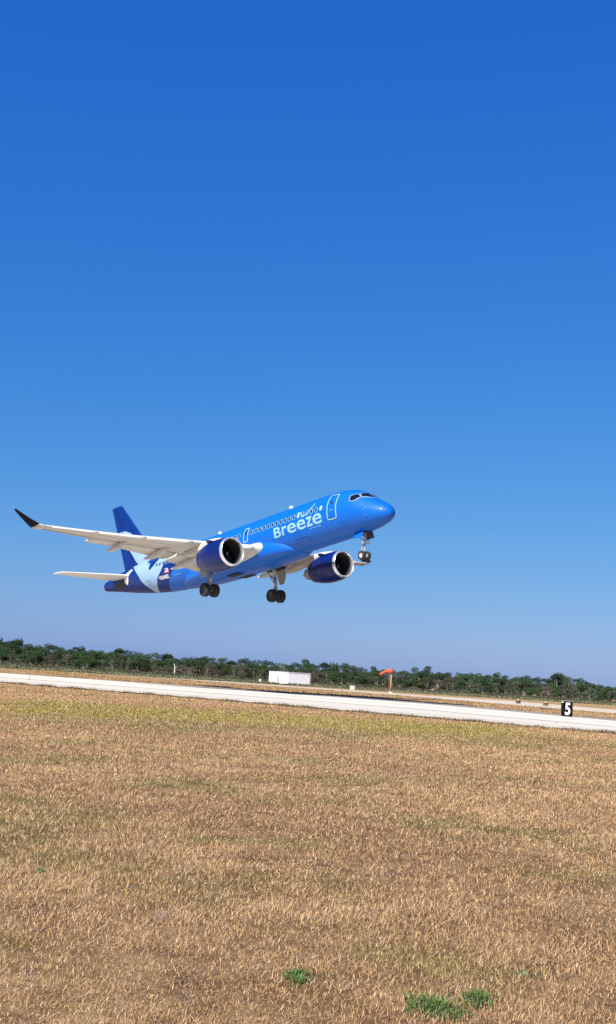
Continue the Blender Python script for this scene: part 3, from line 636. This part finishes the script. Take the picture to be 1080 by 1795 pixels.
# green weeds
M['weed'] = mat('weed_leaf', (.06, .108, .016), .7, noise=(9, .35))
def weed(name, x, y, rx, ry, h, n, label, mt=None):
    lobe_c = rng.normal(0, .28, (5, 2))
    r = rng.random(n)**.75; a = rng.random(n)*6.283; li = rng.integers(0, 5, n); bx = (r*np.cos(a)*.7+lobe_c[li, 0])*rx; by = (r*np.sin(a)*.7+lobe_c[li, 1])*ry
    o = blades_mesh(name, bx, by, np.abs(rng.normal(0, .3, n))*h*(1-r*.6), rng.uniform(.4, 1.0, n)*h*.8, rng.uniform(.005, .011, n), rng.uniform(0, 6.28, n), rng.uniform(.2, 1.5, n), rng.uniform(-.2, .6, n), rng.random(n), mt or M['weed'])
    o.location = (x*S, y*S, 0); o.scale = (S, S, S); tag(o, label, 'weed', 'green weeds in the dry grass'); return o
weed('weed', .12, 7.5, .12, .17, .05, 430, 'small green weed left of the largest weed clump in the dry foreground grass')
weed('weed', .89, 6.98, .19, .24, .06, 900, 'largest green weed clump low in the dry foreground grass')
weed('weed', 1.12, 7.2, .12, .20, .06, 400, 'green weed just right of the largest weed clump')
M['weed2'] = mat('pale_weed_leaf', (.13, .16, .07), .7, noise=(9, .3))
weed('weed', 1.49, 7.95, .05, .10, .035, 140, 'faint grey-green weed furthest right in the dry grass', M['weed2'])
weed('weed', -2.0, 10.6, .05, .12, .05, 90, 'tiny sprig of green low at the far left of the foreground', M['weed2'])

# ------------------------------------------------------------------ distance sign, markers, cabin, windsock
def ortho(dirx, diry):
    u = Vector((dirx, diry, 0)).normalized(); v = Vector((-u.y, u.x, 0)); return Matrix(((u.x, v.x, 0), (u.y, v.y, 0), (0, 0, 1)))
s = empty('distance_sign', (22.5, 105.3, 0), R(-12)); tag(s, 'black square board with a white 5 beyond the runway', 'sign')
b = MB(); b.box((0, 0, .68), (.94, .28, 1.24), bev=.03); b.build('board', M['black'], s)
b = MB(); b.box((0, -.0, 1.31), (.98, .32, .035)); b.build('cap', M['steel'], s)
b = MB()
for q in (-.35, .35): b.box((q, 0, .05), (.06, .06, .12))
b.build('leg', M['steel'], s)
cu = bpy.data.curves.new('t', 'FONT'); cu.body = '5'; cu.size = 1; cu.offset = .028; cu.extrude = .01; o = bpy.data.objects.new('t', cu); col.objects.link(o)
me = bpy.data.meshes.new_from_object(o.evaluated_get(bpy.context.evaluated_depsgraph_get())); bpy.data.objects.remove(o); bm = bmesh.new(); bm.from_mesh(me)
xs = [v.co.x for v in bm.verts]; ys = [v.co.y for v in bm.verts]; x0, x1, y0, y1 = min(xs), max(xs), min(ys), max(ys)
for v in bm.verts: v.co = Vector((-.13+.43*(v.co.x-x0)/(x1-x0)-.02, -.155-v.co.z, .16+1.02*(v.co.y-y0)/(y1-y0)))
M['signwhite'] = mat('sign_white', (.6, .6, .58), .6); frombm('numeral', bm, M['signwhite'], s)
b = MB(); b.box((-.37, -.15, 1.2), (.12, .02, .1)); b.build('corner_tab', M['signwhite'], s)

M['yel'] = mat('marker_yellow', (.55, .47, .2), .6); M['bm'] = mat('marker_dark', (.06, .05, .04), .7); M['clear'] = mat('lamp_glass', (.40, .38, .34), .25, coat=.5)
def edge_light(x, y, h, label, mt, sc_=1):
    e = empty('runway_edge_light', (x, y, 0)); tag(e, label, 'runway light', 'edge lights')
    b = MB(); b.tube([(0, 0, 0), (0, 0, .03)], [.14*sc_, .12*sc_], 12); b.build('base_plate', M['bm'], e); b = MB(); b.tube([(0, 0, .03), (0, 0, h*.7)], .025*sc_, 8); b.build('stem', mt, e)
    b = MB(); b.tube([(0, 0, h*.68), (0, 0, h*.76), (0, 0, h*.94), (0, 0, h)], [.05*sc_, .075*sc_, .065*sc_, .02*sc_], 12); b.build('lens', M['clear'], e, True); return e
edge_light(13.75, 67.0, .40, 'small yellow-stemmed edge light just below the black sign on the near runway edge', M['yel'])
edge_light(-25.2, 119.5, .42, 'small grey edge light standing on the pale runway at far left', M['steel'])
e = edge_light(-31.2, 176, .6, 'pale marker post in the brown strip beyond the runway at left', M['yel'], 1.3)
def lampbox(x, y, label, mt):
    e = empty('taxiway_light', (x, y, 0)); tag(e, label, 'taxiway light', 'taxiway lights'); b = MB(); b.box((0, 0, .25), (.75, .45, .5), bev=.06); b.build('housing', mt, e)
    b = MB(); b.tube([(0, -.22, .5), (0, -.22, .62), (0, -.22, .72)], [.2, .2, .08], 12); b.build('lens', M['clear'], e, True); return e
lampbox(36.6, 209, 'dark low light box with a pale top on the taxiway edge left of the sign', M['bm'])
o = lampbox(38.4, 195, 'small brown light box between the pale-topped box and the black sign', mat('box_brown', (.16, .09, .05), .8))

# white cabin
ca = empty('equipment_cabin', (-2.3, 322, 0)); ca.rotation_euler.z = R(29); tag(ca, 'plain white flat-roofed cabin with a grey door standing beyond the taxiway', 'cabin')
M['cab'] = mat('cabin_white', (.72, .72, .73), .6, noise=(.6, .04)); M['cabdoor'] = mat('cabin_door_grey', (.33, .33, .33), .6); M['cabtrim'] = mat('cabin_trim', (.7, .7, .72), .5)
CW, CD, CH = 6.4, 10.6, 3.2
b = MB(); b.box((CW/2, CD/2, CH/2), (CW, CD, CH)); b.build('wall', M['cab'], ca)
b = MB(); b.box((CW/2, CD/2, CH+.06), (CW+.2, CD+.2, .12), bev=.02); b.build('roof', M['cabtrim'], ca)
b = MB(); b.box((-.03, 5.4, 1.1), (.06, 1.0, 2.1), bev=.01); d = b.build('door', M['cabdoor'], ca); b = MB(); b.box((-.08, 5.05, 1.05), (.05, .12, .05)); b.build('handle', M['steel'], d)
b = MB()
for k in range(6): b.box((-.03, 9.0, .5+k*.3), (.05, .55, .12))
b.build('louvre', M['cabtrim'], ca)
b = MB(); b.box((CW-.6, -.03, CH-.5), (.25, .05, .25)); b.build('wall_light', M['cabdoor'], ca)
b = MB(); b.tube([(2.2, 6.6, CH+.12), (2.2, 6.6, CH+1.35)], .05, 8); b.tube([(2.2, 6.6, CH+1.3), (1.4, 7.1, CH+1.55)], .045, 8); b.build('roof_mast', M['steel'], ca)
pc = empty('utility_box', (-9.9, 338, 0)); tag(pc, 'small white box standing just left of the white cabin', 'utility box'); b = MB(); b.box((0, 0, .5), (.5, .5, 1.0), bev=.05); b.build('housing', M['cab'], pc); b = MB(); b.box((0, 0, 1.03), (.6, .6, .07)); b.build('lid', M['cabtrim'], pc)
pc = empty('utility_box', (13.1, 300, 0)); tag(pc, 'low pale green box between the cabin and the windsock', 'utility box'); b = MB(); b.box((0, 0, .45), (1.1, .8, .9), bev=.05); b.build('housing', mat('pale_green', (.45, .52, .42), .7), pc); b = MB(); b.box((0, 0, .93), (1.2, .9, .07)); b.build('lid', M['cabtrim'], pc)

# windsock
wk = empty('windsock', (21.0, 284, 0)); wk.scale = (.95*S,)*3; tag(wk, 'orange windsock drooping to the left from a tan pole', 'windsock')
M['pole'] = mat('tan_pole', (.36, .24, .13), .7, noise=(1.5, .15)); M['orange'] = mat('orange_fabric', (.50, .080, .025), .7, noise=(2, .12)); M['orange_dull'] = mat('orange_frame', (.45, .09, .04), .6)
b = MB(); b.tube([(0, 0, 0), (0, 0, 2.2), (0, 0, 4.3)], [.22, .17, .13], 14); b.build('pole', M['pole'], wk, True)
b = MB(); b.box((0, 0, .1), (.9, .9, .2), bev=.04); b.build('footing', M['cabtrim'], wk)
b = MB(); b.tube([(-.5, .1, 0.1), (-.2, 0, 4.1)], .035, 6); b.build('brace', M['orange_dull'], wk)
pts = [Vector((.35, -.1, 4.95)), Vector((-.3, -.12, 5.05)), Vector((-1.0, -.15, 4.98)), Vector((-1.7, -.2, 4.7)), Vector((-2.3, -.25, 4.3)), Vector((-2.75, -.3, 3.95))]
rings = []; rad = [.50, .50, .42, .36, .30, .22]
for i, p in enumerate(pts):
    t = (pts[min(i+1, 5)]-pts[max(i-1, 0)]).normalized(); a = Vector((0, 1, 0)); a = (a-t*a.dot(t)).normalized(); c_ = t.cross(a)
    rings.append([p+(a*math.cos(q)*.9+c_*math.sin(q))*rad[i]*(1+.08*math.sin(3*q+i)) for q in np.linspace(0, 2*math.pi, 24, endpoint=False)])
V, F = loft(rings); o = mk('sock', V, F, M['orange'], wk); sm = o.modifiers.new('t', 'SOLIDIFY'); sm.thickness = .02
b = MB(); b.tube([pts[0]+Vector((0, .48*math.cos(q), .48*math.sin(q))) for q in np.linspace(0, 2*math.pi, 20)], .03, 6); b.tube([(0, 0, 4.3), (.1, -.05, 4.55)], .06, 8); b.build('hoop', M['orange_dull'], wk)

# ------------------------------------------------------------------ trees
def leafmat(name, c, var=.35):
    mt = bpy.data.materials.new(name); mt.use_nodes = True; nt = mt.node_tree; b = nt.nodes['Principled BSDF']; b.inputs['Roughness'].default_value = .8; b.inputs['Specular IOR Level'].default_value = .08
    at = nt.nodes.new('ShaderNodeAttribute'); at.attribute_name = 'rnd'; oi = nt.nodes.new('ShaderNodeObjectInfo')
    cc = mixc(nt, at.outputs['Fac'], tuple(q*(1-var) for q in c), tuple(min(1, q*(1+var)) for q in c)); hsn = nt.nodes.new('ShaderNodeHueSaturation'); nt.links.new(cc, hsn.inputs['Color'])
    nt.links.new(mrange(nt, oi.outputs['Random'], 0, 1, .47, .525), hsn.inputs['Hue']); nt.links.new(mrange(nt, oi.outputs['Random'], 0, 1, .75, 1.25), hsn.inputs['Value']); nt.links.new(hsn.outputs[0], b.inputs['Base Color'])
    tr = nt.nodes.new('ShaderNodeBsdfTranslucent'); ms = nt.nodes.new('ShaderNodeMixShader'); ms.inputs[0].default_value = .25; nt.links.new(hsn.outputs[0], tr.inputs[0]); nt.links.new(b.outputs[0], ms.inputs[1]); nt.links.new(tr.outputs[0], ms.inputs[2]); nt.links.new(ms.outputs[0], nt.nodes['Material Output'].inputs[0])
    return mt
M['leaf_dark'] = leafmat('evergreen_leaf', (.040, .068, .028)); M['leaf_mid'] = leafmat('oak_leaf', (.055, .086, .033)); M['leaf_grey'] = leafmat('scrub_leaf', (.098, .110, .070)); M['leaf_brown'] = leafmat('bare_twig', (.125, .105, .080)); M['bark'] = mat('grey_bark', (.26, .235, .20), .9, noise=(4, .3))
M['palebark'] = mat('pale_dead_wood', (.42, .40, .36), .9, noise=(4, .2))
def leafcloud(name, lobes, n, size, mt, parent):
    w_ = np.array([l[3]*l[4] for l in lobes]); w_ = w_/w_.sum(); ch = rng.choice(len(lobes), n, p=w_); Lb = np.array(lobes)[ch]
    d = rng.normal(size=(n, 3)); d /= np.linalg.norm(d, axis=1)[:, None]; r = rng.uniform(.45, 1.06, n)**.6
    c = Lb[:, :3]+d*r[:, None]*np.stack([Lb[:, 3], Lb[:, 3], Lb[:, 4]], 1)
    a = rng.normal(size=(n, 3))+d*.6; a /= np.linalg.norm(a, axis=1)[:, None]; b_ = np.cross(a, rng.normal(size=(n, 3))); b_ /= np.linalg.norm(b_, axis=1)[:, None]; e = np.cross(a, b_)
    sz = size*rng.uniform(.5, 1.3, n)[:, None]
    V = np.stack([c-b_*sz-e*sz*.3, c+e*sz*.8, c+b_*sz-e*sz*.2, c-e*sz*.8], 1).reshape(-1, 3).astype(np.float32)
    me = bpy.data.meshes.new(name); me.vertices.add(len(V)); me.vertices.foreach_set('co', V.ravel()); me.loops.add(n*4); me.loops.foreach_set('vertex_index', np.arange(n*4, dtype=np.int32)); me.polygons.add(n)
    me.polygons.foreach_set('loop_start', np.arange(n, dtype=np.int32)*4); me.polygons.foreach_set('loop_total', np.full(n, 4, np.int32))
    at = me.attributes.new('rnd', 'FLOAT', 'POINT'); at.data.foreach_set('value', np.repeat(rng.random(n), 4).astype(np.float32)); me.update(calc_edges=True); me.materials.append(mt)
    o = bpy.data.objects.new(name, me); col.objects.link(o); o.parent = parent; return o
def make_tree(name, H, cw, base, kind, mt, n, seed, bark='bark'):
    rn = random.Random(seed); t = empty(name, (0, 0, 0), 0, 1); lobes = []; b = MB()
    top = Vector((rn.uniform(-.4, .4), rn.uniform(-.4, .4), H*.86)); b.tube([(0, 0, 0), top*.35+Vector((rn.uniform(-.15, .15), 0, 0)), top*.7, top], [.22, .17, .11, .03], 7)
    if kind == 'pine':
        for k in range(12):
            z = base+(H-base)*(k+.5)/12; r = cw*.5*(1-.75*((z-base)/(H-base))**1.3)*rn.uniform(.6, 1); a = rn.uniform(0, 6.28); c = Vector((math.cos(a)*r*.5, math.sin(a)*r*.5, z)); lobes.append((*c, r*.75, H*.07)); b.tube([(0, 0, z-.3), c], [.05, .02], 5)
    else:
        for k in range(22):
            a = rn.uniform(0, 6.28); z = rn.uniform(base, H*.86); f_ = math.sqrt(max(.15, 1-((z-H*.5)/(H*.62))**2)); r = cw*.5*f_*rn.uniform(.15, .9)
            c = Vector((math.cos(a)*r, math.sin(a)*r, z)); s_ = cw*rn.uniform(.12, .21); lobes.append((*c, s_, s_*rn.uniform(.55, .85))); b.tube([(0, 0, z*.5), c*.6+Vector((0, 0, z*.15)), c], [.09, .05, .02], 5)
        lobes.append((top.x, top.y, H*.88, cw*.2, H*.1))
    b.build('trunk', M[bark], t); leafcloud('crown', lobes, n, .125 if kind != 'bare' else .11, mt, t); return t
protos = {'oak': [make_tree('oak_tree', 8, 6.5, 1.8, 'oak', M['leaf_mid'], 5200, i) for i in range(4)],
          'dark': [make_tree('evergreen_tree', 8.5, 6.2, 1.6, 'oak', M['leaf_dark'], 5600, 20+i) for i in range(4)],
          'pine': [make_tree('pine_tree', 9, 3.6, 3.2, 'pine', M['leaf_dark'], 1500, 40+i) for i in range(2)],
          'grey': [make_tree('scrub_tree', 5, 5.0, .8, 'oak', M['leaf_grey'], 2200, 60+i) for i in range(3)],
          'bare': [make_tree('bare_tree', 5, 5.2, .9, 'bare', M['leaf_brown'], 2200, 80+i) for i in range(2)]}
LAB = {'oak': ('bushy mid-green tree in the low woodland behind the airfield', 'mid-green trees of the far woodland'), 'dark': ('dark green tree standing tallest at the back of the woodland', 'dark trees at the back of the far woodland'),
       'pine': ('thin pointed pine rising from the far woodland', 'thin pines of the far woodland'), 'grey': ('low grey-green scrub tree at the foot of the woodland', 'grey-green scrub trees of the far woodland'), 'bare': ('low brownish leafless tree at the foot of the woodland', 'leafless trees of the far woodland')}
used = {}; planted = []; ROW = ['']
def plant(kind, x, y, H, sw=1, label=None):
    pr = protos[kind]; i = random.randrange(len(pr)); p = pr[i]
    if used.get((kind, i)):
        t = p.copy(); col.objects.link(t)
        for ch in p.children:
            c = ch.copy(); col.objects.link(c); c.parent = t
    else: t = p; used[(kind, i)] = 1
    h0 = {'oak': 8, 'dark': 8.5, 'pine': 9, 'grey': 5, 'bare': 5}[kind]*1.02
    k = H/h0; t.location = (x, y, 0); t.rotation_euler.z = random.uniform(0, 6.28); t.scale = (sw*S, sw*S, k)
    tag(t, label or LAB[kind][0], 'tree', LAB[kind][1]); t['px'] = (x/y)*2200+540; t['own'] = 1 if label else 0; t['row'] = ROW[0]; planted.append((t, kind)); return t
PRX = [-400, 0, 10, 60, 120, 200, 250, 300, 330, 395, 440, 470, 526, 540, 554, 580, 589, 620, 645, 677, 700, 740, 775, 812, 850, 890, 929, 960, 980, 992, 1005, 1025, 1042, 1080, 1500]
PRY = [1090, 1118, 1120, 1123, 1133, 1138, 1141, 1147, 1153, 1153, 1156, 1156, 1160, 1163, 1158, 1162, 1168, 1166, 1168, 1171, 1174, 1171, 1173, 1178, 1180, 1184, 1184, 1189, 1189, 1182, 1184, 1192, 1192, 1201, 1226]
def dist(px): return (350+.07*px)*S
def topz(px, D): return HC+(1+.07*min(1, max(0, (px-500)/300)))*(1157+69*px/1080-np.interp(px, PRX, PRY))*D/2200
def place(kind, px, back, hf, sw=1, label=None):
    D = dist(px)+back*S; H = max(1.6, topz(px, D)*hf); plant(kind, (px-540)/2200*D, D, H, sw, label)
ROW[0] = 'back row'; px = -180
while px < 1260:      # back row: makes the skyline
    e_ = px < -30 or px > 1110
    place('dark' if random.random() < .72 else 'oak', px, random.uniform(14, 26), random.uniform(.88, 1.10), random.uniform(.75, 1.15)); px += random.uniform(14, 21)*(1.3 if e_ else 1)
ROW[0] = 'middle row'; px = -160
while px < 1240:      # middle row
    place(random.choice(['oak', 'oak', 'dark', 'oak', 'grey']), px, random.uniform(4, 12), random.uniform(.74, .92), random.uniform(.75, 1.05)); px += random.uniform(14, 20)*(1.4 if px < -30 or px > 1110 else 1)
ROW[0] = 'front row'; px = -140
while px < 1220:      # front row, lower and greyer
    z_ = random.random(); k = 'bare' if (280 < px < 430 and z_ < .4) or z_ < .08 else ('grey' if z_ < .62 else 'oak')
    place(k, px, random.uniform(-6, 3), random.uniform(.42, .75), random.uniform(.6, .95)); px += random.uniform(12, 18)*(1.4 if px < -30 or px > 1110 else 1)
ROW[0] = 'back row'
for q, hf in ((9, 1.10), (21, 1.0), (57, 1.04), (308, 1.0), (320, 1.04), (596, 1.1), (602, 1.08), (608, 1.05)): place('pine', q, 24, hf*1.03, .8)
place('dark', 992, 8, 1.0, 1.0, 'tallest round-headed dark tree rising above the woodland over the black sign')
# pale dead trunk
dt = empty('dead_tree', ((326-540)/2200*345, 345, 0)); tag(dt, 'pale dead trunk bare of leaves standing in front of the woodland', 'tree'); b = MB(); b.tube([(0, 0, 0), (.1, 0, 1.5), (.05, 0, 2.9), (-.3, 0, 3.8)], [.28, .22, .17, .06], 8); b.tube([(.08, 0, 2.2), (.5, 0, 3.1)], [.1, .03], 6); b.build('trunk', M['palebark'], dt, True)

DESC = {'oak': 'bushy mid-green tree', 'dark': 'tall dark green tree', 'pine': 'thin pointed pine', 'grey': 'low grey-green scrub tree', 'bare': 'low brown leafless tree'}
ZONE = ((-1e9, 0, 'beyond the left picture edge'), (0, 200, 'at the left end of the woodland'), (200, 325, 'left of the pale dead trunk'), (325, 465, 'between dead trunk and white cabin'), (465, 545, 'behind the white cabin'), (545, 665, 'between white cabin and windsock'), (665, 705, 'behind the windsock'), (705, 850, 'just right of the windsock'), (850, 975, 'left of the black sign'), (975, 1080, 'behind the black sign and rightwards'), (1080, 1e9, 'beyond the right picture edge'))
ORD = ['leftmost', 'second', 'third', 'fourth', 'fifth', 'sixth', 'seventh', 'eighth', 'ninth', 'tenth', 'eleventh', 'twelfth', 'thirteenth', 'fourteenth']
bins = {}
for t, kind in planted:
    zn = next(z for z in ZONE if z[0] <= t['px'] < z[1])[2]; bins.setdefault((kind, t['row'], zn), []).append(t)
for (kind, row, zn), ts in bins.items():
    for i, t in enumerate(sorted(ts, key=lambda q: q['px'])):
        if not t['own']: t['label'] = ('%s %s in the %s %s' % (ORD[i], DESC[kind], row, zn)) if len(ts) > 1 else ('only %s in the %s %s' % (DESC[kind], row, zn))
for t, kind in planted:
    for k_ in ('px', 'own', 'row'): del t[k_]

# low scrub and rough grass between taxiway and trees
def scrub(name, n, x0, x1, b0, b1, hgt, size, mt, label, power=1):
    pxs = rng.uniform(x0, x1, n); D = dist(pxs)+rng.uniform(b0*S, b1*S, n); hgt = hgt*S; size = size*S; cl = .5+.5*np.sin(pxs*.11+np.sin(D*.3)*2)*np.sin(D*.23+pxs*.05)
    c = np.stack([(pxs-540)/2200*D, D, rng.random(n)**power*hgt*(.45+.75*cl)], 1); a = rng.normal(size=(n, 3)); a /= np.linalg.norm(a, axis=1)[:, None]; b_ = np.cross(a, rng.normal(size=(n, 3))); b_ /= np.linalg.norm(b_, axis=1)[:, None]; e = np.cross(a, b_); sz = size*rng.uniform(.5, 1.4, n)[:, None]
    V = np.stack([c-b_*sz, c+e*sz*.8, c+b_*sz, c-e*sz*.8], 1).reshape(-1, 3).astype(np.float32)
    me = bpy.data.meshes.new(name); me.vertices.add(len(V)); me.vertices.foreach_set('co', V.ravel()); me.loops.add(n*4); me.loops.foreach_set('vertex_index', np.arange(n*4, dtype=np.int32)); me.polygons.add(n)
    me.polygons.foreach_set('loop_start', np.arange(n, dtype=np.int32)*4); me.polygons.foreach_set('loop_total', np.full(n, 4, np.int32)); at = me.attributes.new('rnd', 'FLOAT', 'POINT'); at.data.foreach_set('value', np.repeat(rng.random(n), 4).astype(np.float32))
    me.update(calc_edges=True); me.materials.append(mt); o = bpy.data.objects.new(name, me); col.objects.link(o); tag(o, kind='stuff', label=label, cat='scrub'); return o
M['roughgrass'] = leafmat('rough_grass', (.15, .155, .085), .35)
scrub('low_scrub', 60000, -200, 1300, -38, 14, 1.2, .18, M['leaf_grey'], 'low grey-green scrub between the taxiway and the woodland')
scrub('rough_grass', 52000, -200, 1300, -80, -8, .55, .20, M['roughgrass'], 'pale rough grass beyond the taxiway')
